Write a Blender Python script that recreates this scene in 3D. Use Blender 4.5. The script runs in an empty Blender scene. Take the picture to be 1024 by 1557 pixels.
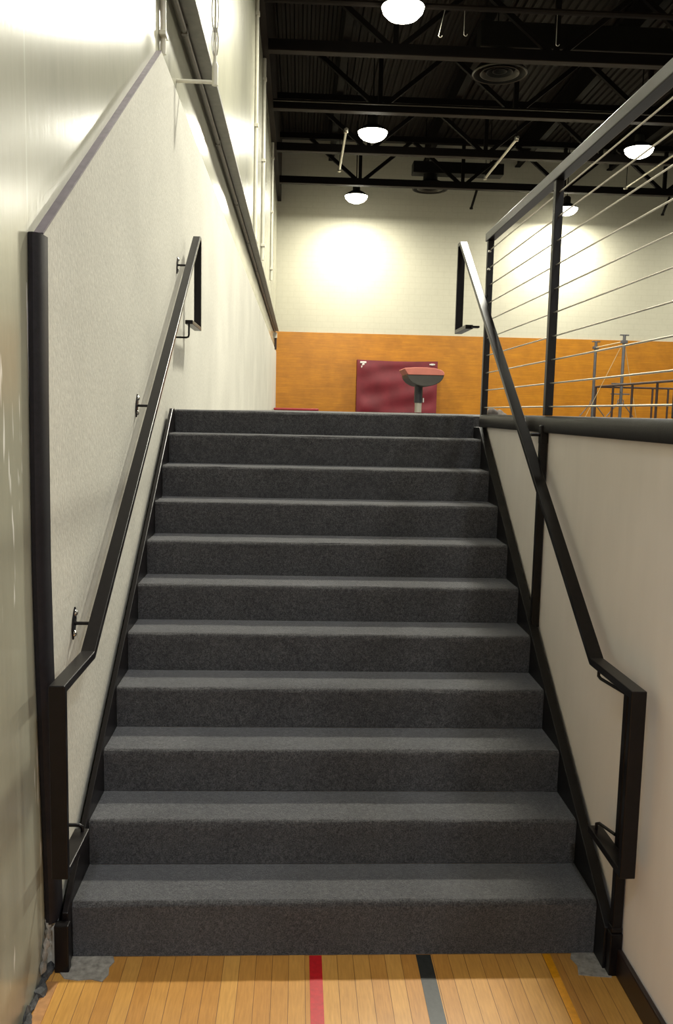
import bpy, bmesh, math, random
from mathutils import Vector, Matrix
random.seed(7)
S = bpy.context.scene
COL = S.collection

# ------------------------------------------------------------------ materials
def new_mat(name):
    m = bpy.data.materials.new(name); m.use_nodes = True
    nt = m.node_tree
    return m, nt, nt.nodes['Principled BSDF']

def N(nt, typ, **kw):
    n = nt.nodes.new(typ)
    for k, v in kw.items():
        if k.startswith('i_'):
            n.inputs[k[2:].replace('_', ' ')].default_value = v
        else:
            setattr(n, k, v)
    return n

def coords(nt, scale=(1, 1, 1), rot=(0, 0, 0), loc=(0, 0, 0)):
    t = N(nt, 'ShaderNodeTexCoord'); mp = N(nt, 'ShaderNodeMapping')
    mp.inputs['Scale'].default_value = scale
    mp.inputs['Rotation'].default_value = rot
    mp.inputs['Location'].default_value = loc
    nt.links.new(t.outputs['Object'], mp.inputs['Vector'])
    return mp.outputs['Vector']

def ramp(nt, fac, stops):
    r = N(nt, 'ShaderNodeValToRGB')
    e = r.color_ramp.elements
    e[0].position, e[0].color = stops[0][0], (*stops[0][1], 1)
    e[1].position, e[1].color = stops[-1][0], (*stops[-1][1], 1)
    for p, c in stops[1:-1]:
        x = e.new(p); x.color = (*c, 1)
    nt.links.new(fac, r.inputs['Fac'])
    return r.outputs['Color']

def mix(nt, fac, a, b, mode='MIX'):
    m = N(nt, 'ShaderNodeMix', data_type='RGBA', blend_type=mode)
    for sock, v in ((m.inputs[0], fac), (m.inputs[6], a), (m.inputs[7], b)):
        if hasattr(v, 'links'): nt.links.new(v, sock)
        elif isinstance(v, (int, float)): sock.default_value = v
        else: sock.default_value = (*v, 1)
    return m.outputs[2]

def bump(nt, b, h, strength, dist=0.01, prev=None):
    n = N(nt, 'ShaderNodeBump'); n.inputs['Strength'].default_value = strength
    n.inputs['Distance'].default_value = dist
    nt.links.new(h, n.inputs['Height'])
    if prev is not None: nt.links.new(prev, n.inputs['Normal'])
    nt.links.new(n.outputs['Normal'], b.inputs['Normal'])
    return n.outputs['Normal']

def noise(nt, vec, scale, detail=4, rough=.55, out='Fac'):
    n = N(nt, 'ShaderNodeTexNoise'); n.inputs['Scale'].default_value = scale
    n.inputs['Detail'].default_value = detail; n.inputs['Roughness'].default_value = rough
    nt.links.new(vec, n.inputs['Vector'])
    return n.outputs[out]

def simple(name, c, rough=.5, metal=0., var=.12, scale=12., bmp=0., coat=0., spec=.5):
    m, nt, b = new_mat(name)
    v = coords(nt)
    f = noise(nt, v, scale)
    lo = tuple(x*(1-var) for x in c); hi = tuple(min(1, x*(1+var)) for x in c)
    nt.links.new(ramp(nt, f, [(.3, lo), (.7, hi)]), b.inputs['Base Color'])
    b.inputs['Roughness'].default_value = rough; b.inputs['Metallic'].default_value = metal
    b.inputs['Coat Weight'].default_value = coat; b.inputs['Specular IOR Level'].default_value = spec
    if bmp: bump(nt, b, noise(nt, v, scale*6), bmp)
    return m

def carpet_mat(name, c, hi):
    m, nt, b = new_mat(name)
    v = coords(nt)
    fine = noise(nt, v, 210, 4, .75); mid = noise(nt, v, 60, 3, .6); big = noise(nt, v, 5, 3)
    col = ramp(nt, fine, [(.32, c), (.5, tuple((a+d)/2 for a, d in zip(c, hi))), (.68, hi)])
    col = mix(nt, .5, col, ramp(nt, mid, [(.35, (.4, .4, .42)), (.7, (1.5, 1.48, 1.45))]), 'MULTIPLY')
    col = mix(nt, .5, col, ramp(nt, big, [(.35, (.75, .75, .75)), (.7, (1.15, 1.15, 1.13))]), 'MULTIPLY')
    nt.links.new(col, b.inputs['Base Color'])
    b.inputs['Roughness'].default_value = .98; b.inputs['Specular IOR Level'].default_value = .1
    b.inputs['Sheen Weight'].default_value = .25; b.inputs['Sheen Roughness'].default_value = .5
    bump(nt, b, fine, .8, .006)
    return m

def plank_mat(name, c1, c2, joint, width, row, mort, rot, rough, streak=(8, 1, 1), coat=0., bmp=.15, grime=True):
    m, nt, b = new_mat(name)
    v = coords(nt, rot=rot)
    br = N(nt, 'ShaderNodeTexBrick'); br.offset = .37; br.offset_frequency = 3
    br.inputs['Scale'].default_value = 1
    br.inputs['Brick Width'].default_value = width; br.inputs['Row Height'].default_value = row
    br.inputs['Mortar Size'].default_value = mort; br.inputs['Mortar Smooth'].default_value = .3
    br.inputs['Color1'].default_value = (*c1, 1); br.inputs['Color2'].default_value = (*c2, 1)
    br.inputs['Mortar'].default_value = (*joint, 1); br.inputs['Bias'].default_value = 0
    nt.links.new(v, br.inputs['Vector'])
    sc = N(nt, 'ShaderNodeMapping'); sc.inputs['Scale'].default_value = streak
    nt.links.new(v, sc.inputs['Vector'])
    g = noise(nt, sc.outputs['Vector'], 6, 5, .6)
    col = mix(nt, .45, br.outputs['Color'], ramp(nt, g, [(.3, (.6, .55, .5)), (.7, (1.2, 1.2, 1.2))]), 'MULTIPLY')
    if grime:
        g2 = noise(nt, v, 2.2, 4, .6)
        col = mix(nt, .55, col, ramp(nt, g2, [(.3, (.72, .66, .6)), (.65, (1.12, 1.12, 1.15))]), 'MULTIPLY')
    nt.links.new(col, b.inputs['Base Color'])
    b.inputs['Roughness'].default_value = rough; b.inputs['Coat Weight'].default_value = coat
    b.inputs['Coat Roughness'].default_value = .2
    inv = N(nt, 'ShaderNodeMath', operation='MULTIPLY'); inv.inputs[1].default_value = -1
    nt.links.new(br.outputs['Fac'], inv.inputs[0])
    bump(nt, b, inv.outputs[0], bmp, .004)
    return m

M = {}
M['black'] = simple('black_gloss_enamel', (.0055, .0042, .0044), .30, 0, .25, 40, .02, 0, .25)
M['black2'] = simple('black_satin_enamel', (.0055, .0048, .005), .38, 0, .25, 40, .02, 0, .35)
M['rubber'] = simple('black_rubber', (.010, .0088, .0115), .55, 0, .25, 60, .08, 0, .3)
M['vinyl'] = simple('black_vinyl_pad', (.011, .0098, .0105), .5, 0, .25, 30, .08, 0, .35)
M['chrome'] = simple('polished_steel', (.8, .8, .78), .18, 1., .05)
M['cable'] = simple('stainless_cable', (.62, .58, .50), .35, 1., .1, 200)
M['galv'] = simple('galvanised_tube', (.42, .40, .34), .35, .8, .15, 20)
M['cream_metal'] = simple('cream_painted_conduit', (.66, .64, .54), .35, 0, .08)
M['grey_steel'] = simple('grey_painted_steel', (.15, .143, .12), .45, 0, .15, 14)
M['steel_dark'] = simple('dark_painted_roof_steel', (.004, .0027, .0023), .7, 0, .3, 3, 0, 0, .12)
M['steel_flange'] = simple('dusty_roof_steel_flange', (.013, .0085, .006), .65, 0, .3, 3, 0, 0, .2)
M['deck'] = simple('dark_roof_deck', (.0075, .0046, .0034), .7, 0, .3, 2, 0, 0, .2)
M['duct'] = simple('dark_duct_metal', (.006, .005, .0038), .6, 0., .3, 3, 0, 0, .2)
M['duct_rim'] = simple('dull_duct_rim', (.04, .033, .022), .5, .3, .2, 3)
M['maroon'] = simple('maroon_vinyl', (.16, .008, .018), .55, 0, .2, 2.5, .0)
M['redmat'] = simple('red_vinyl', (.30, .014, .02), .5, 0, .15, 5)
M['pink'] = simple('faded_crimson_leather', (.50, .155, .115), .6, 0, .1, 3)
M['vault_dark'] = simple('charcoal_leather', (.045, .042, .035), .55, 0, .2, 3)
M['navy'] = simple('dark_blue_grey_sleeve', (.02, .022, .028), .4, 0, .2, 4)
M['silver'] = simple('silver_column', (.42, .40, .34), .4, .5, .1, 4)
M['white_mark'] = simple('white_print', (.75, .72, .68), .5, 0, .05)
M['bar_steel'] = simple('grey_blue_upright_steel', (.12, .12, .13), .4, .5, .15, 6)
M['brown_pipe'] = simple('dark_brown_pipe', (.03, .012, .008), .45, 0, .2, 6)
M['pale_bar'] = simple('pale_wooden_bar', (.62, .48, .28), .4, 0, .1, 10)
M['grey_cloth'] = simple('grey_cloth', (.10, .085, .075), .9, 0, .3, 25, .1)
M['red_line'] = simple('red_floor_paint', (.42, .010, .014), .35, 0, .15, 60)
M['black_line'] = simple('black_floor_paint', (.02, .022, .02), .35, 0, .3, 60)
M['yellow_line'] = simple('yellow_floor_paint', (.62, .26, .006), .35, 0, .12, 60)
M['mortar'] = simple('grey_mortar', (.27, .25, .21), .95, 0, .35, 45, .4)
M['crud'] = simple('dark_grey_debris', (.07, .07, .068), .95, 0, .5, 60, .5)
M['baseboard'] = simple('dark_brown_vinyl_base', (.018, .0085, .0065), .4, 0, .2, 20)
M['border_board'] = simple('worn_border_board', (.36, .17, .055), .5, 0, .35, 20, .1)
M['purple_edge'] = simple('purple_grey_edge', (.12, .10, .115), .6, 0, .2, 20)
M['bulkhead'] = simple('dark_brown_bulkhead', (.012, .008, .006), .7, 0, .3, 2, 0, 0, .2)
M['carpet'] = carpet_mat('charcoal_carpet', (.0092, .0092, .0112), (.122, .120, .119))

def wall_paint(name, c, rough, patch=.1, fine=.05, vertical=False, courses=None, spec=.5, bscale=40, scuff=0., seams=None, coat=0.):
    m, nt, b = new_mat(name)
    v = coords(nt)
    big = noise(nt, v, .9, 4, .6)
    col = ramp(nt, big, [(.3, tuple(x*(1-patch) for x in c)), (.7, tuple(min(1, x*(1+patch*.5)) for x in c))])
    sc = N(nt, 'ShaderNodeMapping'); sc.inputs['Scale'].default_value = (1, 1, {0: 1, 1: .22, 2: .55}[int(vertical)])
    nt.links.new(v, sc.inputs['Vector'])
    f = noise(nt, sc.outputs['Vector'], bscale, 5, .6)
    col = mix(nt, .5, col, ramp(nt, f, [(.3, (1-fine*4,)*3), (.7, (1+fine,)*3)]), 'MULTIPLY')
    if scuff:
        st = N(nt, 'ShaderNodeMapping'); st.inputs['Scale'].default_value = (1, 9, 1.0)
        nt.links.new(v, st.inputs['Vector'])
        s = noise(nt, st.outputs['Vector'], 1.7, 3, .7)
        mask = ramp(nt, s, [(.62, (0, 0, 0)), (.66, (1, 1, 1))])
        sz = N(nt, 'ShaderNodeSeparateXYZ'); nt.links.new(v, sz.inputs[0])
        lz = N(nt, 'ShaderNodeMath', operation='LESS_THAN'); lz.inputs[1].default_value = 2.3
        nt.links.new(sz.outputs['Z'], lz.inputs[0])
        mask = mix(nt, 1., mask, lz.outputs[0], 'MULTIPLY')
        col = mix(nt, mask, col, (.85, .84, .78))
        col = mix(nt, scuff, col, col)
    if courses:
        br = N(nt, 'ShaderNodeTexBrick'); br.offset = .5
        br.inputs['Scale'].default_value = 1
        br.inputs['Brick Width'].default_value = courses[0]; br.inputs['Row Height'].default_value = courses[1]
        br.inputs['Mortar Size'].default_value = .012; br.inputs['Mortar Smooth'].default_value = .5
        br.inputs['Color1'].default_value = br.inputs['Color2'].default_value = (1, 1, 1, 1)
        br.inputs['Mortar'].default_value = (.94, .935, .92, 1)
        rv = coords(nt, rot=(-math.pi/2, 0, 0))
        nt.links.new(rv, br.inputs['Vector'])
        col = mix(nt, 1., col, br.outputs['Color'], 'MULTIPLY')
    if seams:
        sx = N(nt, 'ShaderNodeSeparateXYZ'); nt.links.new(v, sx.inputs[0])
        a = N(nt, 'ShaderNodeMath', operation='ADD'); a.inputs[1].default_value = -seams[0]+100*seams[1]
        nt.links.new(sx.outputs['Y'], a.inputs[0])
        md = N(nt, 'ShaderNodeMath', operation='MODULO'); md.inputs[1].default_value = seams[1]
        nt.links.new(a.outputs[0], md.inputs[0])
        lt = N(nt, 'ShaderNodeMath', operation='LESS_THAN'); lt.inputs[1].default_value = .012
        nt.links.new(md.outputs[0], lt.inputs[0])
        col = mix(nt, lt.outputs[0], col, tuple(x*1.12 for x in c))
    nt.links.new(col, b.inputs['Base Color'])
    b.inputs['Roughness'].default_value = rough; b.inputs['Specular IOR Level'].default_value = spec
    b.inputs['Coat Weight'].default_value = coat; b.inputs['Coat Roughness'].default_value = .12
    bump(nt, b, f, .35 if fine > .06 else .12, .006)
    return m

M['wall_gloss'] = wall_paint('cream_gloss_wall_paint', (.395, .388, .30), .22, .14, .03, True, spec=.55, bscale=26, scuff=.6, seams=(-.122, 2.52))
M['wall_rough'] = wall_paint('rough_offwhite_plaster', (.60, .585, .515), .8, .12, .09, 2, spec=.2, bscale=75)
M['wall_grey'] = wall_paint('smooth_greige_wall', (.85, .81, .78), .5, .06, .02, True, spec=.35, bscale=9)
M['wall_back'] = wall_paint('cream_block_wall', (.55, .53, .425), .55, .05, .02, False, courses=(.4, .2), spec=.3, bscale=8)
M['wall_plain'] = wall_paint('plain_cream_wall', (.60, .58, .50), .6, .06, .02, False, spec=.3, bscale=8)
M['floor_wood'] = plank_mat('maple_court_planks', (.54, .285, .066), (.44, .205, .042), (.16, .07, .02), .9, .057, .0011,
                            (0, 0, math.pi/2), .30, (2, 22, 1), .25, .2)
M['wall_wood'] = plank_mat('orange_varnished_boards', (.50, .205, .007), (.455, .178, .006), (.42, .165, .009), 1.7, .083, .0025,
                           (-math.pi/2, 0, 0), .35, (.35, 6, 1), .1, .05)
M['upper_floor'] = carpet_mat('grey_upper_floor', (.05, .05, .055), (.12, .115, .11))

def emit_mat(name, c, s):
    m, nt, b = new_mat(name)
    v = coords(nt); f = noise(nt, v, 30)
    nt.links.new(ramp(nt, f, [(.3, tuple(x*.95 for x in c)), (.7, c)]), b.inputs['Emission Color'])
    b.inputs['Emission Strength'].default_value = s
    b.inputs['Base Color'].default_value = (.9, .9, .85, 1)
    return m
LAMP_S = 9.
M['lens'] = emit_mat('glowing_lamp_lens', (1., .965, .80), LAMP_S)

# ------------------------------------------------------------------ mesh helpers
class MB:
    def __init__(s): s.bm = bmesh.new()
    def poly(s, pts, faces):
        vs = [s.bm.verts.new(p) for p in pts]
        for f in faces:
            try: s.bm.faces.new([vs[i] for i in f])
            except ValueError: pass
        return s
    def box(s, x0, x1, y0, y1, z0, z1):
        p = [(x0,y0,z0),(x1,y0,z0),(x1,y1,z0),(x0,y1,z0),(x0,y0,z1),(x1,y0,z1),(x1,y1,z1),(x0,y1,z1)]
        return s.poly(p, [(0,3,2,1),(4,5,6,7),(0,1,5,4),(1,2,6,5),(2,3,7,6),(3,0,4,7)])
    def prism(s, prof, a, b, axis='x'):
        """2D profile extruded from a to b. axis x: profile (y,z); y: (x,z); z: (x,y)"""
        def P(u, v, w): return {'x': (w, u, v), 'y': (u, w, v), 'z': (u, v, w)}[axis]
        n = len(prof)
        pts = [P(u, v, a) for u, v in prof]+[P(u, v, b) for u, v in prof]
        f = [tuple(range(n)), tuple(range(2*n-1, n-1, -1))]+[(i, i+n, (i+1) % n+n, (i+1) % n) for i in range(n)]
        return s.poly(pts, f)
    def tube(s, pts, r, n=10, cap=True):
        pts = [Vector(p) for p in pts]; rings = []
        up = None
        for i, p in enumerate(pts):
            if i == 0: d = pts[1]-p
            elif i == len(pts)-1: d = p-pts[i-1]
            else: d = (pts[i+1]-p).normalized()+(p-pts[i-1]).normalized()
            d.normalize()
            if up is None:
                up = Vector((0, 0, 1)) if abs(d.z) < .9 else Vector((1, 0, 0))
            a = d.cross(up).normalized(); b = a.cross(d).normalized(); up = b
            rings.append([s.bm.verts.new(p+a*(r*math.cos(2*math.pi*k/n))+b*(r*math.sin(2*math.pi*k/n))) for k in range(n)])
        for A, B in zip(rings, rings[1:]):
            for k in range(n): s.bm.faces.new((A[k], A[(k+1) % n], B[(k+1) % n], B[k]))
        if cap:
            s.bm.faces.new(rings[0][::-1]); s.bm.faces.new(rings[-1])
        return s
    def bar(s, p, q, w, h):
        """rectangular bar from p to q: width w (horizontal) and h"""
        p, q = Vector(p), Vector(q); d = (q-p).normalized()
        up = Vector((0, 0, 1)) if abs(d.z) < .95 else Vector((0, 1, 0))
        a = d.cross(up).normalized()*(w/2); b = a.cross(d).normalized()*(h/2)
        pts = [p-a-b, p+a-b, p+a+b, p-a+b, q-a-b, q+a-b, q+a+b, q-a+b]
        return s.poly(pts, [(0,3,2,1),(4,5,6,7),(0,1,5,4),(1,2,6,5),(2,3,7,6),(3,0,4,7)])
    def lathe(s, prof, c, n=32):
        """prof [(r,z)] around the vertical axis at c=(x,y)"""
        rings = []
        for r, z in prof:
            if r < 1e-5: rings.append([s.bm.verts.new((c[0], c[1], z))])
            else: rings.append([s.bm.verts.new((c[0]+r*math.cos(2*math.pi*k/n), c[1]+r*math.sin(2*math.pi*k/n), z)) for k in range(n)])
        for A, B in zip(rings, rings[1:]):
            for k in range(n):
                a = [A[k % len(A)], A[(k+1) % len(A)], B[(k+1) % len(B)], B[k % len(B)]]
                u = []
                for v in a:
                    if v not in u: u.append(v)
                if len(u) > 2:
                    try: s.bm.faces.new(u)
                    except ValueError: pass
        return s
    def sweep(s, path, x0, x1, t):
        """rectangular tube: outer line through (y,z) points, thickness t to the right-hand side, from x0 to x1, mitred"""
        P = [Vector(p) for p in path]; inner = []
        for i, p in enumerate(P):
            ns = []
            if i > 0: d = (p-P[i-1]).normalized(); ns.append(Vector((d.y, -d.x)))
            if i < len(P)-1: d = (P[i+1]-p).normalized(); ns.append(Vector((d.y, -d.x)))
            if len(ns) == 2:
                m = (ns[0]+ns[1]).normalized(); m = m/max(.3, m.dot(ns[0]))
            else: m = ns[0]
            inner.append(p+m*t)
        rings = []
        for o, i in zip(P, inner):
            rings.append([s.bm.verts.new((x, q.x, q.y)) for x, q in ((x0, o), (x1, o), (x1, i), (x0, i))])
        for A, B in zip(rings, rings[1:]):
            for k in range(4): s.bm.faces.new((A[k], A[(k+1) % 4], B[(k+1) % 4], B[k]))
        s.bm.faces.new(rings[0][::-1]); s.bm.faces.new(rings[-1])
        return s
    def blob(s, c, r, seed, n=2):
        bmm = bmesh.new(); bmesh.ops.create_icosphere(bmm, subdivisions=n, radius=1)
        rnd = random.Random(seed)
        ph = [rnd.uniform(0, 6) for _ in range(6)]
        for v in bmm.verts:
            k = 1+.18*math.sin(v.co.x*3+ph[0])+.15*math.sin(v.co.y*4+ph[1])+.12*math.sin(v.co.z*5+ph[2])
            v.co = Vector((c[0]+v.co.x*r[0]*k, c[1]+v.co.y*r[1]*k, c[2]+max(v.co.z, -.15)*r[2]*k))
        me = bpy.data.meshes.new('t'); bmm.to_mesh(me); bmm.free(); s.bm.from_mesh(me); bpy.data.meshes.remove(me)
        return s
    def build(s, name, mat, parent=None, bevel=0., smooth=False, segs=2, loc=None):
        bm = s.bm
        bmesh.ops.recalc_face_normals(bm, faces=bm.faces)
        if bevel:
            es = [e for e in bm.edges if len(e.link_faces) == 2 and e.calc_face_angle(0) > .5]
            bmesh.ops.bevel(bm, geom=es, offset=bevel, segments=segs, profile=.5, affect='EDGES', clamp_overlap=True)
        if smooth:
            for f in bm.faces: f.smooth = True
            for e in bm.edges:
                if len(e.link_faces) == 2 and e.calc_face_angle(0) > .7: e.smooth = False
        me = bpy.data.meshes.new(name)
        org = Vector((0, 0, 0))
        if parent is not None: org = parent.matrix_world.translation.copy() if parent.parent is None else Vector((0, 0, 0))
        bm.to_mesh(me); bm.free()
        o = bpy.data.objects.new(name, me); COL.objects.link(o)
        me.materials.append(mat)
        if parent is not None:
            o.parent = parent
            w = world_loc(parent)
            o.location = -w
        return o

def world_loc(o):
    v = Vector((0, 0, 0))
    while o is not None:
        v = v+o.location; o = o.parent
    return v

def thing(name, label, cat, loc=(0, 0, 0), group=None):
    o = bpy.data.objects.new(name, None); COL.objects.link(o)
    o.empty_display_size = .1
    o.location = loc; o['label'] = label; o['category'] = cat
    if group: o['group'] = group
    return o
def tag(o, label, cat, group=None):
    o['label'] = label; o['category'] = cat
    if group: o['group'] = group
    return o
def struct(o, label=None):
    o['kind'] = 'structure'
    if label: o['label'] = label
    return o
def dup(root, loc, label):
    def cp(o, parent):
        c = o.copy(); COL.objects.link(c); c.parent = parent
        for ch in list(o.children): cp(ch, c)
        return c
    r = cp(root, None); r.location = loc; r['label'] = label
    return r

# ------------------------------------------------------------------ dimensions (metres)
XL, XP, XR = -1.003, -.975, .985          # left wall, left plaster panel, right retaining wall
LAND = 1.92; YB = 27.5; ZD = 11.1; YF = -3.6; XE = 23.0
T, RISE, Z0 = .2528, .175, .030
YL = 10*T                                   # landing edge

# ------------------------------------------------------------------ setting
struct(MB().box(XL-.2, XR+.2, YF, 3.0, -.2, 0).box(-9, 10, -15, YF, -.2, 0).build('floor', M['floor_wood']), 'varnished maple court floor at the foot of the stairs')
struct(MB().box(XL-.2, XE, YL+.30, YB, LAND-.25, LAND-.005).box(XR+.12, XE, YF, YL+.30, LAND-.25, LAND-.005).build('floor_upper', M['upper_floor']), 'grey upper gym floor at landing level')
struct(MB().box(XL-.3, XL, YF, YB, 0, ZD).build('wall_left', M['wall_gloss']), 'glossy cream painted wall on the left')
# plaster panel on the left wall: sloping top near the corner guard, level farther back
prof = [(-.055, 0), (-.055, 2.462), (2.30, 3.925), (YB, 3.925), (YB, 0)]
struct(MB().prism(prof, XL, XP).build('wall_left_panel', M['wall_rough']), 'rough off-white plaster panel with a slanted top')
mb = MB(); mb.sweep([(-.058, 2.458), (2.298, 3.922)], XL, XP+.002, -.006)
struct(mb.build('trim_1', M['purple_edge']), 'purple grey slanted edge of the plaster panel')
struct(MB().box(XR, XR+.12, YF, YL-.043, 0, LAND-.02).build('wall_right', M['wall_grey']), 'smooth greige retaining wall beside the stairs')
struct(MB().box(XL, XE, YB, YB+.3, 4.62, ZD).build('wall_back', M['wall_back']), 'cream block upper part of the far gym wall')
struct(MB().box(XL, XE, YB-.03, YB+.3, LAND-.1, 4.62).build('wall_back_lower', M['wall_wood']), 'orange varnished wooden lower part of the far gym wall')
struct(MB().box(XE, XE+.3, YF, YB, 0, ZD).build('wall_far_right', M['wall_plain']))
struct(MB().box(-9, 10, -15.3, -15, 0, ZD).build('wall_behind', M['wall_plain']))
struct(MB().box(-9.3, -9, -15, YF+.3, 0, ZD).build('wall_behind_left', M['wall_plain']))
struct(MB().box(10, 10.3, -15, YF+.3, 0, ZD).build('wall_behind_right', M['wall_plain']))
struct(MB().box(-9, XL-.3, YF, YF+.3, 0, ZD).build('wall_behind_return', M['wall_plain']))
struct(MB().box(XR+.12, 10, YF, YF+.12, 0, LAND-.25).build('wall_platform_end', M['wall_plain']))
struct(MB().box(10, XE, YF, YF+.3, 0, ZD).build('wall_gym_end', M['wall_plain']))
struct(MB().box(-9.3, 10.3, -15.3, YF, ZD, ZD+.1).build('ceiling_lower_hall', M['deck']))
struct(MB().box(XR-.018, XR, YF, -.112, 0, .10).build('baseboard_right', M['baseboard'], bevel=.006), 'dark brown baseboard along the right wall')
struct(MB().box(XL, XL+.13, 2., YB, 8.98, ZD).build('trim_2', M['bulkhead']), 'dark brown bulkhead along the top of the left wall')
# corrugated roof deck, ribs running along the hall
mb = MB(); x = XL; prof = []
while x < XE:
    prof += [(x, ZD), (x+.07, ZD), (x+.10, ZD+.05), (x+.17, ZD+.05)]; x += .2
prof += [(XE, ZD+.3), (XL, ZD+.3)]
n = len(prof)
pts = [(u, YF, v) for u, v in prof]+[(u, YB+.3, v) for u, v in prof]
mb.poly(pts, [(i, i+n, (i+1) % n+n, (i+1) % n) for i in range(n)])
struct(mb.build('ceiling', M['deck']), 'dark corrugated roof deck')
for k, xj in enumerate((.8, 4.0, 7.2, 10.4, 13.6, 16.8, 20.0)):
    b = MB().box(xj-.09, xj+.09, YF, YB, 10.36, 10.40).box(xj-.09, xj+.09, YF, YB, ZD-.04, ZD).box(xj-.012, xj+.012, YF, YB, 10.40, ZD-.04)
    struct(b.build('ceiling_beam', M['steel_dark']))

# floor paint lines, patches, edge board
def flat(name, pts, mat, z=.0015, label=None):
    n = len(pts)
    mb = MB(); mb.poly([(x, y, -.01) for x, y in pts]+[(x, y, z) for x, y in pts],
                       [tuple(range(n)), tuple(range(2*n-1, n-1, -1))]+[(i, i+n, (i+1) % n+n, (i+1) % n) for i in range(n)])
    return struct(mb.build(name, mat), label)
flat('floor_line', [(-.098, -14.9), (-.054, -14.9), (-.054, -.003), (-.098, -.003)], M['red_line'], label='red painted court line')
flat('floor_line', [(.268, -14.9), (.322, -14.9), (.337, -.003), (.284, -.003)], M['black_line'], label='black painted court line')
flat('floor_line', [(.700, -14.9), (.730, -14.9), (.771, -.003), (.743, -.003)], M['yellow_line'], label='yellow painted court line')
flat('floor_patch', [(-.955, -.085), (-.93, -.118), (-.88, -.128), (-.84, -.122), (-.80, -.135), (-.785, -.10), (-.792, -.06), (-.78, -.03), (-.79, .0), (-.95, .0)], M['mortar'], .003, 'grey mortar patch by the left stringer')
flat('floor_patch', [(.955, -.09), (.95, -.135), (.90, -.13), (.87, -.125), (.838, -.12), (.85, -.07), (.838, -.03), (.85, -.0), (.93, .0)], M['mortar'], .003, 'grey mortar patch by the right stringer')
flat('floor_border', [(XL+.02, -2.5), (-.945, -2.5), (-.945, -.135), (XL+.02, -.135)], M['border_board'], .004)
mb = MB(); rnd = random.Random(3)
for k in range(26):
    yy = -.75+.70*k/25
    mb.blob((XL+rnd.uniform(.003, .018), yy, .004), (rnd.uniform(.008, .02), rnd.uniform(.02, .04), rnd.uniform(.01, .03)), k, 1)
struct(mb.build('floor_debris', M['crud'], smooth=True), 'dark grey crumbled mortar along the left wall base')
mb = MB()
for k in range(5):
    mb.blob((XL+.012, -.14+.018*k, .05+.03*k), (.012, .018, .035), 40+k, 1)
struct(mb.build('wall_left_chipped_base', M['mortar'], smooth=True), 'chipped plaster under the corner guard')

# ------------------------------------------------------------------ staircase
st = thing('staircase', 'straight flight of eleven charcoal carpeted steps between black stringers', 'staircase', (0, 0, 0))
R = .021
def step(n):
    y0 = (n-1)*T; zt = Z0+RISE*n if n < 11 else LAND
    zb = 0 if n == 1 else Z0+RISE*(n-1)
    y1 = y0+T if n < 11 else y0+.30
    pr = [(y0+.002, zb), (y0+.001, zb+.03), (y0, zt-R-.03)]
    for k in range(7):
        a = math.pi/2*k/6
        pr.append((y0-.003+R-R*math.cos(a), zt-R+R*math.sin(a)))
    pr += [(y0+.09, zt-.001), (y1, zt), (y1, zb)]
    mb = MB()
    xs = [-.931+1.863*i/24 for i in range(25)]
    rn = random.Random(n)
    rings = []
    for x in xs:
        ring = []
        for j, (y, z) in enumerate(pr):
            w = .0022 if 2 <= j <= 10 else 0.
            ring.append(mb.bm.verts.new((x, y+rn.uniform(-w, w), z+rn.uniform(-w, w)*.7)))
        rings.append(ring)
    m = len(pr)
    for A, B in zip(rings, rings[1:]):
        for k in range(m): mb.bm.faces.new((A[k], A[(k+1) % m], B[(k+1) % m], B[k]))
    mb.bm.faces.new(rings[0]); mb.bm.faces.new(rings[-1][::-1])
    return mb.build('step', M['carpet'], st, smooth=True)
for n in range(1, 12): step(n)
def line(y, o=0): return .205+.692*y+o
def stringer(x0, x1, o, mat, ys, zt):
    pr = [(ys, 0), (ys, line(ys, o)), ((zt-.205-o)/.692, zt), (YL-.001, zt), (YL-.001, 1.55), (.25, 0)]
    return MB().prism(pr, x0, x1).build('stringer', mat, st, bevel=.003)
sl = stringer(-.953, -.932, .028, M['black'], -.052, LAND+.005)
sr = stringer(.933, .972, .012, M['black2'], -.088, 1.851)
MB().box(-.971, -.922, -.088, -.053, 0, .172).build('stringer_foot', M['black'], st, bevel=.004)

# ------------------------------------------------------------------ handrails
def wall_bracket(root, y, z, xw, xr, tilt=True):
    """diamond plate on the wall, two chrome screws, an arm to the rail"""
    a = math.atan(.65)
    def pt(u, v):                       # local (along slope, across) -> (y,z)
        return (y+.35*u, z+u*.94)
    prf = [(y+.016, z+.058), (y+.028, z+.02), (y+.014, z-.02), (y-.016, z-.058), (y-.028, z-.02), (y-.014, z+.02)]
    pl = MB().prism(prf, xw, xw+.007).build('bracket_plate', M['black'], root, bevel=.002)
    for s in (-1, 1):
        cy, cz = y+s*.010, z+s*.036
        prof = [(.0, .009), (.006, .0075), (.011, .0035), (.0125, 0), (0, 0)]
        mb = MB(); mb.lathe(prof, (0, 0), 12)
        for v in mb.bm.verts: v.co = Vector((xw+.007+v.co.z, cy+v.co.x, cz+v.co.y))
        mb.build('screw', M['chrome'], pl, smooth=True)
    MB().tube([(xw+.006, y, z), (xr, y, z)], .0065).build('bracket_arm', M['black'], root, smooth=True)

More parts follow.
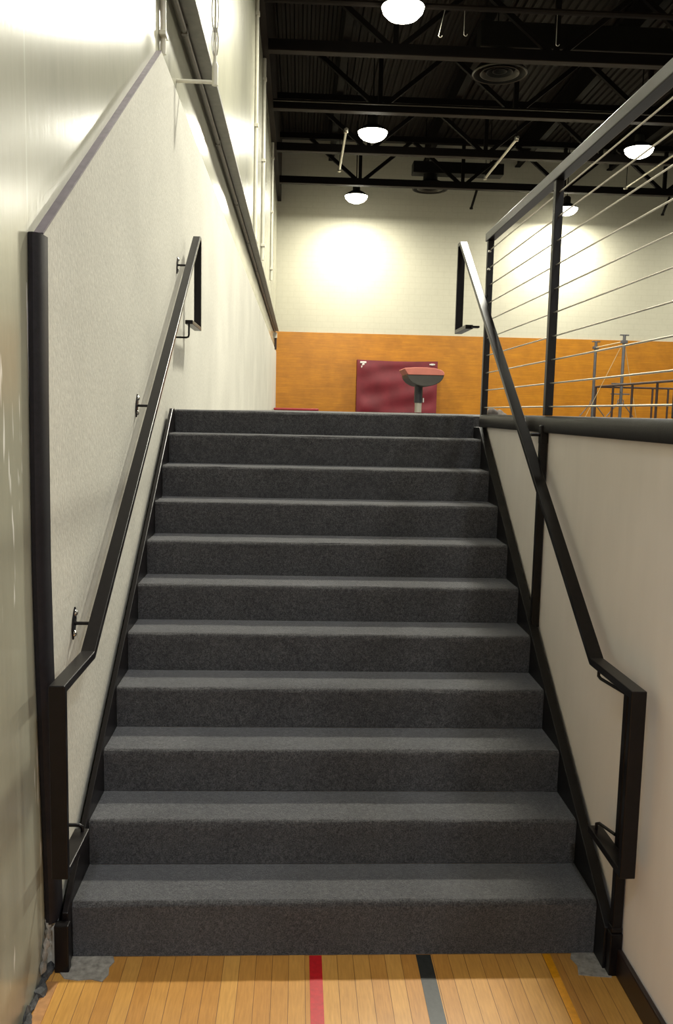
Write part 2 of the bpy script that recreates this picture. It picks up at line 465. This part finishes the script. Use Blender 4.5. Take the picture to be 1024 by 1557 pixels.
LR = thing('stair_handrail', 'black steel handrail looping along the rough plaster left wall', 'handrail', (-.89, .1, 0))
LP = [(-.01, .457), (-.293, .457), (-.293, 1.082), (.097, 1.078), (3.29, 3.108), (3.37, 3.108), (3.37, 2.472), (2.87, 2.472)]
MB().sweep(LP, -.915, -.865, .026).build('rail', M['black'], LR, bevel=.003)
def rail_under(P, y):
    (y0, z0), (y1, z1) = P[3], P[4]
    return z0+(z1-z0)*(y-y0)/(y1-y0)
for y, z in ((2.92, 2.86), (1.481, 1.985), (.235, 1.172)):
    zz = rail_under(LP, y)-.022
    wall_bracket(LR, y, min(z, zz) if y > .3 else zz-.0, XP, -.905)
MB().tube([(XP, 2.866, 2.385), (-.905, 2.866, 2.385), (-.893, 2.866, 2.39), (-.89, 2.868, 2.402), (-.89, 2.872, 2.475)], .0065).build('bracket_arm', M['black'], LR, smooth=True)
MB().tube([(XP, -.03, .505), (-.895, -.03, .505), (-.886, -.03, .50), (-.884, -.028, .478)], .0065).build('bracket_arm', M['black'], LR, smooth=True)

RR = thing('stair_handrail', 'black steel handrail on posts along the greige right wall', 'handrail', (.92, .1, 0))
RP = [(.03, .448), (-.285, .448), (-.285, 1.074), (.104, 1.068), (3.03, 3.077), (3.11, 3.077), (3.11, 2.474), (2.72, 2.474)]
MB().sweep(RP, .895, .945, .026).build('rail', M['black'], RR, bevel=.003)
lp = MB().box(.9475, .9815, -.122, -.089, 0, 1.03).build('post', M['black'], RR, bevel=.003)
MB().box(.941, .9835, -.128, -.0885, 0, .155).build('post_shoe', M['black'], lp, bevel=.003)
MB().box(.943, .983, -.126, -.0885, .155, .178).build('collar', M['chrome'] if False else M['black'], lp, bevel=.006)
mp = MB().box(.9475, .9815, 1.06, 1.095, line(1.06, .0), 1.885).build('post', M['black'], RR, bevel=.003)
MB().box(.9455, .9835, 1.058, 1.097, 1.80, 1.887).build('post_cap', M['chrome'] if False else M['black'], mp, bevel=.005)
MB().tube([(.92, 1.078, rail_under(RP, 1.078)-.028), (.922, 1.078, 1.70), (.948, 1.078, 1.70)], .006).build('bracket_arm', M['black'], RR, smooth=True)
MB().box(.905, .949, 1.068, 1.088, 1.835, 1.85).build('bracket_tab', M['black'], RR, bevel=.003)
MB().tube([(.918, .07, 1.045), (.917, .07, 1.013), (.922, .06, 1.006), (.948, -.09, 1.006), (.952, -.09, 1.006)], .006).build('bracket_arm', M['black'], RR, smooth=True)
MB().tube([(.915, .0, .47), (.915, -.0, .494), (.922, -.01, .50), (.948, -.09, .50)], .006).build('bracket_arm', M['black'], RR, smooth=True)
MB().tube([(.93, 2.40, rail_under(RP, 2.40)-.02), (.945, 2.44, rail_under(RP, 2.44)-.035), (.978, 2.489, rail_under(RP, 2.44)-.02)], .007).build('bracket_arm', M['black'], RR, smooth=True)
MB().box(.93, .978, 2.675, 2.727, 2.478, 2.490).build('bracket_plate', M['black'], RR, bevel=.002)

# ------------------------------------------------------------------ corner guard (bowed black rubber)
cs = [(-1.003, -.118), (-.998, -.128), (-.985, -.131), (-.972, -.122), (-.965, -.10), (-.963, -.045), (-.967, -.038), (-.975, -.038), (-.975, -.056), (-1.003, -.056)]
mb = MB(); rings = []
def bow(z):
    P = [(.09, .050), (.45, .032), (.81, .008), (1.1, -.012), (1.43, -.026), (1.9, -.020), (2.46, .0)]
    for (a, u), (b, v) in zip(P, P[1:]):
        if z <= b: return u+(v-u)*max(0, z-a)/(b-a)
    return 0
for k in range(40):
    z = .176+2.276*k/39
    rings.append([mb.bm.verts.new((x, y+bow(z)*(1 if j < 8 else .0), z)) for j, (x, y) in enumerate(cs)])
for A, B in zip(rings, rings[1:]):
    for k in range(len(cs)): mb.bm.faces.new((A[k], A[(k+1) % len(cs)], B[(k+1) % len(cs)], B[k]))
mb.bm.faces.new(rings[0][::-1]); mb.bm.faces.new(rings[-1])
tag(mb.build('corner_guard', M['rubber'], smooth=True), 'tall black rubber corner guard on the near edge of the left wall', 'corner guard')

# ------------------------------------------------------------------ padded platform edge and cable railing
pr = []
for a in (180, 150, 120, 90): pr.append((.985+.028*math.cos(math.radians(a)), 1.90+.030*math.sin(math.radians(a))))
pr += [(1.10, 1.930), (1.10, LAND-.004), (XR+.119, LAND-.004)] if False else [(1.06, 1.930), (1.06, LAND-.004), (.986, LAND-.004), (.9845, LAND-.0205), (.9845, 1.853)]
pr += [(.962, 1.853), (.957, 1.862)]
o = MB().prism(pr, YF, YL-.045, 'y').build('edge_pad', M['vinyl'], smooth=True)
tag(o, 'long black vinyl edge pad capping the right retaining wall', 'edge pad')

CR = thing('cable_railing', 'black guard railing with thin steel cables on the platform edge', 'railing', (.99, 1, 1.93))
XC = .990
MB().box(XC-.026, XC+.026, YF+.02, 2.545, 2.985, 3.035).build('top_rail', M['black'], CR, bevel=.004)
posts = [2.507, 1.115, -.28, -1.67, -3.06]
for k, y in enumerate(posts):
    p = MB().box(XC-.019, XC+.019, y-.019, y+.019, 1.862 if k == 0 else 1.931, 2.985).build('post', M['black2'], CR, bevel=.003)
for k in range(10):
    z = 1.972+k*.1065
    MB().tube([(XC, YF+.1, z), (XC, posts[0]-.018, z)], .0035, 8).build('cable', M['cable'], CR, smooth=True)
for k in (8, 9):
    z = 1.972+k*.1065
    mb = MB(); mb.lathe([(0, .014), (.006, .012), (.010, .006), (.011, 0), (0, 0)], (0, 0), 12)
    for v in mb.bm.verts: v.co = Vector((XC-.008+v.co.x, posts[0]-.019-v.co.z, z-.012+v.co.y))
    mb.build('cable_nut', M['chrome'], CR, smooth=True)

# ------------------------------------------------------------------ left wall fittings
LD = thing('wall_ledge_channel', 'long grey steel ledge channel running along the glossy left wall', 'steel channel', (-.93, 10, 4.44))
MB().box(XL, -.85, .5, 25.4, 4.44, 4.452).box(-.856, -.85, .5, 25.4, 4.452, 4.475).build('channel', M['grey_steel'], LD, bevel=.002)
MB().tube([(-.965, .5, 4.405), (-.965, 25.2, 4.405)], .020, 10).build('conduit', M['grey_steel'], LD, smooth=True)
for y in (3.2, 5.6, 8.0, 10.4, 13.0, 16., 19., 22.):
    MB().box(-.985, -.94, y-.02, y+.02, 4.38, 4.441).build('clip', M['grey_steel'], LD, bevel=.004)
MB().box(XL, -.90, 25.3, 25.55, 4.22, 4.40).build('end_box', M['cream_metal'], LD, bevel=.01)
MB().tube([(-.95, 25.42, 4.22), (-.95, 25.42, 3.86)], .04, 8).build('drop_pipe', M['brown_pipe'], LD, smooth=True)

VP = thing('wall_conduit', 'white vertical conduit rising from the tip of the slanted plaster panel', 'conduit', (XL+.02, 2.42, 3.95))
MB().tube([(XL+.02, 2.42, 3.955), (XL+.02, 2.42, 7.6)], .017, 12).build('pipe', M['cream_metal'], VP, smooth=True)
for z in (4.06, 4.62, 5.4):
    MB().box(XL, XL+.042, 2.375, 2.465, z-.014, z+.014).build('clamp', M['cream_metal'], VP, bevel=.005)

CH = thing('wall_standoff_pipe', 'cream pipe with looped chain on a stand-off arm across the ledge', 'pipe', (XL, 3.1, 4.05))
MB().tube([(XL, 3.10, 4.055), (-.758, 3.10, 4.055)], .012, 10).build('arm', M['cream_metal'], CH, smooth=True)
MB().lathe([(0, 4.035), (.020, 4.035), (.020, 4.16), (.014, 4.175), (.011, 4.19), (.011, 4.36), (0, 4.36)], (-.752, 3.10), 12).build('pipe', M['cream_metal'], CH, smooth=True)
def loop(cx, cy, z0, z1, w, ang):
    pts = []
    for k in range(21):
        a = 2*math.pi*k/20
        s = math.cos(a)*w
        zc = (z0+z1)/2+math.sin(a)*(z1-z0)/2
        pts.append((cx+s*math.cos(ang), cy+s*math.sin(ang), zc))
    return pts
MB().tube([(-.752, 3.10, 4.34), (-.750, 3.10, 4.9)], .006, 8).build('rod', M['galv'], CH, smooth=True)
for z0, z1, w, a in ((4.21, 4.40, .020, .2), (4.21, 4.33, .016, 1.2), (4.36, 4.62, .022, .4), (4.6, 4.85, .02, 1.0)):
    MB().tube(loop(-.752, 3.10, z0, z1, w, a), .004, 6, cap=False).build('chain_link', M['galv'], CH, smooth=True)

g = 'wall pipes on the left wall'
for (y, z0, z1, r, lab) in ((12.6, 4.55, 8.97, .03, 'thin cream vertical pipe on the left wall, nearest of the far row'),
                            (15.5, 5.0, 8.97, .035, 'cream vertical pipe on the left wall below the nearest roof truss'),
                            (21.0, 5.4, 8.97, .035, 'cream vertical pipe on the left wall closest to the far corner')):
    p = thing('wall_pipe', lab, 'pipe', (XL+.04, y, z0), g)
    MB().tube([(XL+r, y, z0), (XL+r, y, z1)], r, 8).build('pipe', M['cream_metal'], p, smooth=True)
    for z in (z0+.3, (z0+z1)/2, z1-.4):
        MB().box(XL, XL+2*r+.01, y-r-.03, y+r+.03, z-.03, z+.03).build('clamp', M['cream_metal'], p, bevel=.01)

# ------------------------------------------------------------------ roof trusses
TY = [14.9, 18.15, 21.4, 24.7]
TLAB = ['dark roof truss nearest the stairs, above the brightest lamp', 'dark roof truss second from the stairs', 'dark roof truss third from the stairs, under the pale strip of wall', 'dark roof truss closest to the far wall, with fanned struts']
def truss(y, lab):
    t = thing('roof_truss', lab, 'roof truss', (10, y, 8.87), 'roof trusses')
    MB().box(XL+.131, XE, y-.10, y+.10, 8.87, 8.89).build('flange', M['steel_flange'], t)
    MB().box(XL+.131, XE, y-.10, y+.10, 8.89, 9.08).build('bottom_chord', M['steel_dark'], t)
    MB().box(XL+.131, XE, y-.10, y+.10, 10.20, 10.36).build('top_chord', M['steel_dark'], t)
    x = 1.62-3.2
    while x < XE-1:
        for dx in (-1.55, 0, 1.55):
            a, b = x+dx*.08, x+dx
            if b < XL+.15 or b > XE or a < XL+.15: continue
            MB().bar((a, y, 9.06), (b, y, 10.22), .10, .10).build('strut', M['steel_dark'], t)
        x += 3.2
    return t
for y, l in zip(TY, TLAB): truss(y, l)
p = MB().tube([(XL+.131, 12.85, 8.92), (XE, 12.85, 8.92)], .05, 8).build('ceiling_pipe', M['steel_flange'], smooth=True)
tag(p, 'dark horizontal pipe across the roof beside the brightest lamp', 'pipe')
p = MB().tube([(XL+.131, 17.7, 8.92), (XE, 17.7, 8.92)], .014, 6).build('ceiling_conduit', M['duct_rim'], smooth=True)
tag(p, 'thin pale conduit across the roof near the second truss', 'conduit')
# short dark braces hanging under the last truss
for x, lab in ((5.28, 'short dark rod hanging under the far truss right of the duct'), (11.42, 'short dark rod hanging under the far truss at far right')):
    b = MB().bar((x, 24.72, 8.87), (x-.12, 24.9, 8.36), .055, .055).lathe([(0, 8.32), (.055, 8.33), (.055, 8.38), (0, 8.40)], (x-.12, 24.9), 8)
    tag(b.build('hanging_rod', M['steel_dark']), lab, 'rod', 'hanging rods')
# chrome hooks by the top of the frame
def hook(x, y, z, h, lab, lean=0.):
    pts = [(x+lean, y, 8.9), (x, y, z+.03)]+[(x+.03-.03*math.cos(a), y, z-.03*math.sin(a)+.03) for a in (0.3, .8, 1.4, 2.0, 2.6, 3.1)]
    tag(MB().tube(pts, .007, 6).build('ceiling_hook', M['galv'], smooth=True), lab, 'hook', 'small hooks under the roof pipe')
hook(2.16, 12.85, 8.42, .3, 'small bright hook hanging right of the brightest lamp', .1)
hook(2.60, 12.85, 8.46, .3, 'second small hook right of the brightest lamp')
hook(4.23, 12.85, 8.36, .3, 'small dim hook above the near air diffuser')

# silver tubes
for k, (x, y0, y1, lab) in enumerate(((.89, 19.05, 22.8, 'slim silver tube hanging left of the second lamp'), (5.17, 19.2, 23.1, 'slim silver tube above the top end of the cable railing'), (9.54, 19.9, 23.6, 'slim silver tube under the right lamp behind the cables'))):
    t = thing('ceiling_tube', lab, 'tube', (x, (y0+y1)/2, 8.78), 'silver ceiling tubes')
    MB().tube([(x, y0, 8.78), (x, y1, 8.78)], .034, 10).build('tube', M['galv'], t, smooth=True)
    for y in (y0+.15, y1-.15):
        MB().tube([(x, y, 8.82), (x, y, 10.37)], .010, 6).build('hanger', M['steel_dark'], t, smooth=True)
        MB().lathe([(0, 8.72), (.05, 8.73), (.055, 8.78), (.05, 8.83), (0, 8.84)], (x, y), 10).build('collar', M['galv'], t, smooth=True)

# air diffusers with their ducts
def diffuser(x, y, z, lab, duct):
    t = thing('air_diffuser', lab, 'air diffuser', (x, y, z), 'round air diffusers')
    MB().lathe([(.56, z+.02), (.545, z), (.53, z+.03), (.40, z+.16), (.25, z+.24), (.22, z+.26), (.24, z+.27), (.42, z+.19), (.56, z+.04), (.56, z+.02)], (x, y), 40).build('bell', M['duct'], t, smooth=True)
    MB().lathe([(.565, z+.03), (.575, z+.01), (.56, z-.012), (.54, z-.004), (.545, z+.02)], (x, y), 40).build('rim', M['duct_rim'], t, smooth=True)
    for r, dz in ((.40, .035), (.27, .06), (.14, .08)):
        MB().lathe([(r, z+dz-.03), (r+.012, z+dz-.03), (r-.06, z+dz+.06), (r-.07, z+dz+.06), (r, z+dz-.03)], (x, y), 32).build('cone_ring', M['duct_rim'] if r > .3 else M['duct'], t, smooth=True)
    MB().lathe([(.23, z+.24), (.23, z+.46), (0, z+.46)], (x, y), 24).build('neck', M['duct'], t, smooth=True)
    MB().box(*duct).build('duct', M['duct'], t, bevel=.02)
    for hx in (duct[0]+.4, duct[1]-.4):
        MB().tube([(hx, y, duct[5]-.01), (hx, y, ZD+.03)], .012, 6).build('hanger', M['steel_dark'], t, smooth=True)
    return t
diffuser(3.92, 15.9, 9.0, 'round dark air diffuser near the top of the photo', (3.45, 9.5, 15.65, 16.15, 9.45, 9.95))
diffuser(3.90, 25.35, 9.0, 'round dark air diffuser on a box duct before the far wall', (3.32, 6.2, 25.1, 25.6, 9.45, 9.80))

# ------------------------------------------------------------------ high bay lamps, plus added fill lights
def area(x, y, z, p, size=.6, c=(1., .965, .82), rot=(0, 0, 0)):
    l = bpy.data.lights.new('hall_lamp_or_fill', 'AREA'); l.shape = 'DISK'; l.size = size; l.energy = p; l.color = c
    o = bpy.data.objects.new('hall_lamp_or_fill', l); COL.objects.link(o); o.location = (x, y, z); o.rotation_euler = rot
    return o
def lamp(x, y, lab):
    z = 8.76
    area(x, y, z-.215, 200, .62)
    t = thing('high_bay_lamp', lab, 'ceiling lamp', (x, y, z), 'glowing high bay lamps')
    MB().lathe([(0, z-.20), (.13, z-.185), (.26, z-.13), (.34, z-.05), (.365, z+.03), (0, z+.03)], (x, y), 32).build('lens', M['lens'], t, smooth=True)
    MB().lathe([(.36, z+.031), (.375, z+.022), (.37, z+.05), (.27, z+.13), (.13, z+.20), (0, z+.20), (0, z+.19), (.13, z+.19), (.26, z+.12), (.355, z+.045), (.36, z+.031)], (x, y), 32).build('reflector', M['duct'], t, smooth=True)
    MB().lathe([(0, z+.195), (.11, z+.195), (.12, z+.22), (.12, z+.38), (.07, z+.43), (0, z+.43)], (x, y), 20).build('ballast', M['duct'], t, smooth=True)
    MB().tube([(x, y, z+.42), (x, y, ZD)], .016, 8).build('stem', M['steel_dark'], t, smooth=True)
    return t
lamp(1.50, 12.64, 'glowing high bay lamp nearest the stairs, cut by the top edge')
lamp(1.55, 19.25, 'glowing high bay lamp second in the row above the stairs')
lamp(1.57, 25.65, 'glowing high bay lamp close to the far wall above the stairs')
lamp(8.48, 19.83, 'glowing high bay lamp seen through the upper cables at right')
lamp(8.65, 26.38, 'glowing high bay lamp by the far wall beside the railing post')

P = 190*3.1416*.30
for (x, y, k) in ((1.56, 6.0, 3.3), (1.56, -.4, .35), (8.68, 6.9, 1.2), (8.68, 13.6, 1), (8.68, .2, .7), (16., 13, 1), (16., 19.7, 1), (16., 26.3, 1)):
    area(x, y, 8.8, P*k)
for (x, y) in ((-2.6, -6.2), (2.8, -6.2), (.1, -9.0), (-5.2, -8.6)):  # added fill lights behind the camera, unseen, to brighten stairs and right wall
    area(x, y, 8.0, P*1.0, .7, (.89, .93, 1.))

# ------------------------------------------------------------------ gym equipment
# crash mat against the far wall
CM = thing('crash_mat', 'maroon crash mat standing against the orange far wall', 'mat', (3.2, 27.0, LAND))
mb = MB()
nx, nz = 30, 20
x0, x1, z0, z1, yf, yb = 1.82, 4.60, LAND, 3.70, 26.95, 27.35
rows = []
for j in range(nz+1):
    r = []
    for i in range(nx+1):
        u, v = i/nx, j/nz
        e = min(u, 1-u, v*1.0+.05, 1-v)*12; e = min(1, e)
        w = .022*math.sin(9*(v+.35*u)+2*math.sin(3*u))+.014*math.sin(17*v-6*u)
        top = -.03*math.sin(math.pi*u)*(1 if j == nz else v**3)
        r.append(mb.bm.verts.new((x0+(x1-x0)*u, yf-.03*e-w*e, z0+(z1-z0)*v+top)))
    rows.append(r)
for A, B in zip(rows, rows[1:]):
    for i in range(nx): mb.bm.faces.new((A[i], A[i+1], B[i+1], B[i]))
loop_v = rows[0]+[r[-1] for r in rows[1:-1]]+rows[-1][::-1]+[r[0] for r in rows[1:-1]][::-1]
back = [mb.bm.verts.new((v.co.x, yb, v.co.z)) for v in loop_v]
k = len(loop_v)
for i in range(k): mb.bm.faces.new((loop_v[i], back[i], back[(i+1) % k], loop_v[(i+1) % k]))
mb.bm.faces.new(back)
body = mb.build('mat_body', M['maroon'], CM, smooth=True)
# small white printed marks in its top corners
y = 26.905
mk = MB().box(1.915, 2.13, y, y+.03, 3.575, 3.64).box(1.985, 2.07, y, y+.03, 3.50, 3.575).box(1.955, 2.085, y, y+.03, 3.42, 3.495)
mk.build('printed_mark', M['white_mark'], CM, bevel=.01)['label'] = 'white printed mark'
mk = MB()
for cx, rr in ((4.345, .035), (4.41, .05), (4.47, .035)):
    mk.box(cx-rr, cx+rr, y, y+.03, 3.585-rr*.6, 3.585+rr*.6)
mk.build('printed_mark', M['white_mark'], CM, bevel=.008)['label'] = 'small white printed mark'

# low red mats by the left wall
RM = thing('floor_mat', 'low red mat lying on the upper floor by the left wall', 'mat', (-.2, 24.2, LAND))
MB().box(-.93, .45, 23.6, 25.2, LAND-.004, 1.99).build('mat_body', M['redmat'], RM, bevel=.03, segs=3)

# vault table
VT = thing('vault_table', 'gymnastics vault table with crimson top and charcoal half-moon end on one column', 'vault table', (3.1, 20.5, LAND))
cx, y0, y1 = 3.18, 20.0, 21.2
def halfmoon(w, zt, zb, n=20):
    return [(cx+w*math.cos(math.pi+math.pi*k/n), zt+(zt-zb)*math.sin(math.pi+math.pi*k/n)) for k in range(n+1)]
MB().prism(halfmoon(.49, 2.945, 2.63), y0, y1, 'y').build('padded_body', M['vault_dark'], VT, bevel=.015)
pr = [(cx-.47, 2.925), (cx-.575, 3.075), (cx-.56, 3.10), (cx-.3, 3.12), (cx, 3.125), (cx+.25, 3.105), (cx+.42, 3.06), (cx+.49, 3.0), (cx+.495, 2.925)]
MB().prism(pr, y0-.03, y1+.03, 'y').build('top_pad', M['pink'], VT, bevel=.02)
MB().lathe([(.115, 2.20), (.115, 2.68), (0, 2.68), ], (3.085, 20.6), 20).lathe([(0, 2.20), (.115, 2.20)], (3.085, 20.6), 20).build('column_sleeve', M['navy'], VT, smooth=True)
MB().lathe([(0, LAND+.02), (.095, LAND+.02), (.095, 2.22), (0, 2.22)], (3.085, 20.6), 20).build('column', M['silver'], VT, smooth=True)
MB().box(3.205, 3.235, 20.56, 20.62, 2.21, 2.33).build('lock_lever', M['white_mark'], VT, bevel=.006)
MB().box(2.65, 3.52, 20.2, 20.32, LAND-.004, LAND+.009).box(2.65, 3.52, 20.9, 21.02, LAND-.004, LAND+.009).box(3.0, 3.17, 20.2, 21.02, LAND-.004, LAND+.008).build('base_frame', M['bar_steel'], VT)

# horizontal bar: two uprights, bar, guy wires, braces
HB = thing('horizontal_bar', 'grey gymnastics bar on two tall uprights behind the cables', 'gymnastics bar', (9.25, 23.3, LAND))
def upright(x, y, zt):
    u = MB().tube([(x, y, LAND-.004), (x, y, zt)], .045, 10).build('upright', M['bar_steel'], HB, smooth=True)
    MB().box(x-.13, x+.13, y-.03, y+.03, zt-.02, zt+.015).build('end_cap', M['bar_steel'], u, bevel=.006)
    MB().box(x-.09, x+.09, y-.06, y+.06, zt-.24, zt-.15).build('bar_clamp', M['bar_steel'], u, bevel=.01)
    for s in (-1, 1):
        MB().tube([(x+s*.06, y, LAND+.44), (x+s*.40, y, LAND+.02)], .016, 8).build('brace', M['bar_steel'], u, smooth=True)
    MB().tube([(x+.09*math.cos(a), y, LAND+.46+.08*math.sin(a)) for a in [2*math.pi*k/12 for k in range(13)]], .012, 6, cap=False).build('ring', M['bar_steel'], u, smooth=True)
    return u
u1 = upright(9.25, 22.1, 4.30); u2 = upright(9.25, 24.5, 4.30)
for z in (2.90, 2.60):
    MB().box(8.95, 9.50, 22.07, 22.13, z-.018, z+.018).build('adjuster', M['bar_steel'], u1, bevel=.006)
MB().tube([(9.25, 22.1, 4.11), (9.25, 24.5, 4.11)], .02, 8).build('bar', M['pale_bar'], HB, smooth=True)
for a, b in (((9.2, 22.15, 4.0), (8.6, 23.2, LAND)), ((9.3, 22.15, 4.0), (10.1, 23.0, LAND))):
    MB().tube([a, b], .008, 6).build('guy_wire', M['pale_bar'], HB, smooth=True)

# dark pipe barrier
PB = thing('pipe_barrier', 'dark brown pipe barrier with square corner around the bar uprights', 'barrier', (8.95, 22, LAND))
zt = LAND+.92
MB().tube([(8.95, 16.2, zt), (8.95, 23.4, zt)], .032, 8).tube([(8.95, 23.4, zt), (17.5, 23.7, zt)], .028, 8).build('rail', M['brown_pipe'], PB, smooth=True)
for y in (23.4, 21.95, 20.5, 18.85, 17.3):
    MB().tube([(8.95, y, LAND-.004), (8.95, y, zt)], .035, 8).build('post', M['brown_pipe'], PB, smooth=True)
for x in (10.75, 11.25, 13.2, 15.2, 17.2):
    MB().tube([(x, 23.4+.035*(x-8.95), LAND-.004), (x, 23.4+.035*(x-8.95), zt)], .033, 8).build('post', M['brown_pipe'], PB, smooth=True)

# crumpled cloth behind the top post
o = MB().blob((1.84, 6.0, LAND-.002), (.055, .05, .085), 5, 3).blob((1.925, 6.02, LAND-.002), (.06, .05, .055), 9, 3).build('crumpled_cloth', M['grey_cloth'], smooth=True)
tag(o, 'small grey crumpled cloth on the platform behind the top railing post', 'cloth')

# ------------------------------------------------------------------ world, camera, colour
w = bpy.data.worlds.new('World'); S.world = w; w.use_nodes = True
w.node_tree.nodes['Background'].inputs[0].default_value = (.8, .78, .7, 1)
w.node_tree.nodes['Background'].inputs[1].default_value = .05

F, CAM = 1305.96, Vector((-.1683, -2.8588, 1.9312)); pi_, yw, rl = .11709, -.04647, .02195
fx = Vector((-math.sin(yw)*math.cos(pi_), math.cos(yw)*math.cos(pi_), -math.sin(pi_)))
rt = Vector((math.cos(yw), math.sin(yw), 0)); up = rt.cross(fx)
A = rt*math.cos(rl)+up*math.sin(rl); B = -rt*math.sin(rl)+up*math.cos(rl)
cd = bpy.data.cameras.new('Camera'); co = bpy.data.objects.new('Camera', cd); COL.objects.link(co)
co.matrix_world = Matrix(((A.x, B.x, -fx.x, CAM.x), (A.y, B.y, -fx.y, CAM.y), (A.z, B.z, -fx.z, CAM.z), (0, 0, 0, 1)))
cd.sensor_fit = 'VERTICAL'; cd.sensor_height = 36.; cd.lens = F/1557*36.
cd.clip_start = .05; cd.clip_end = 200
S.camera = co
S.view_settings.view_transform = 'Standard'
S.view_settings.look = 'None'
S.view_settings.exposure = 1.0
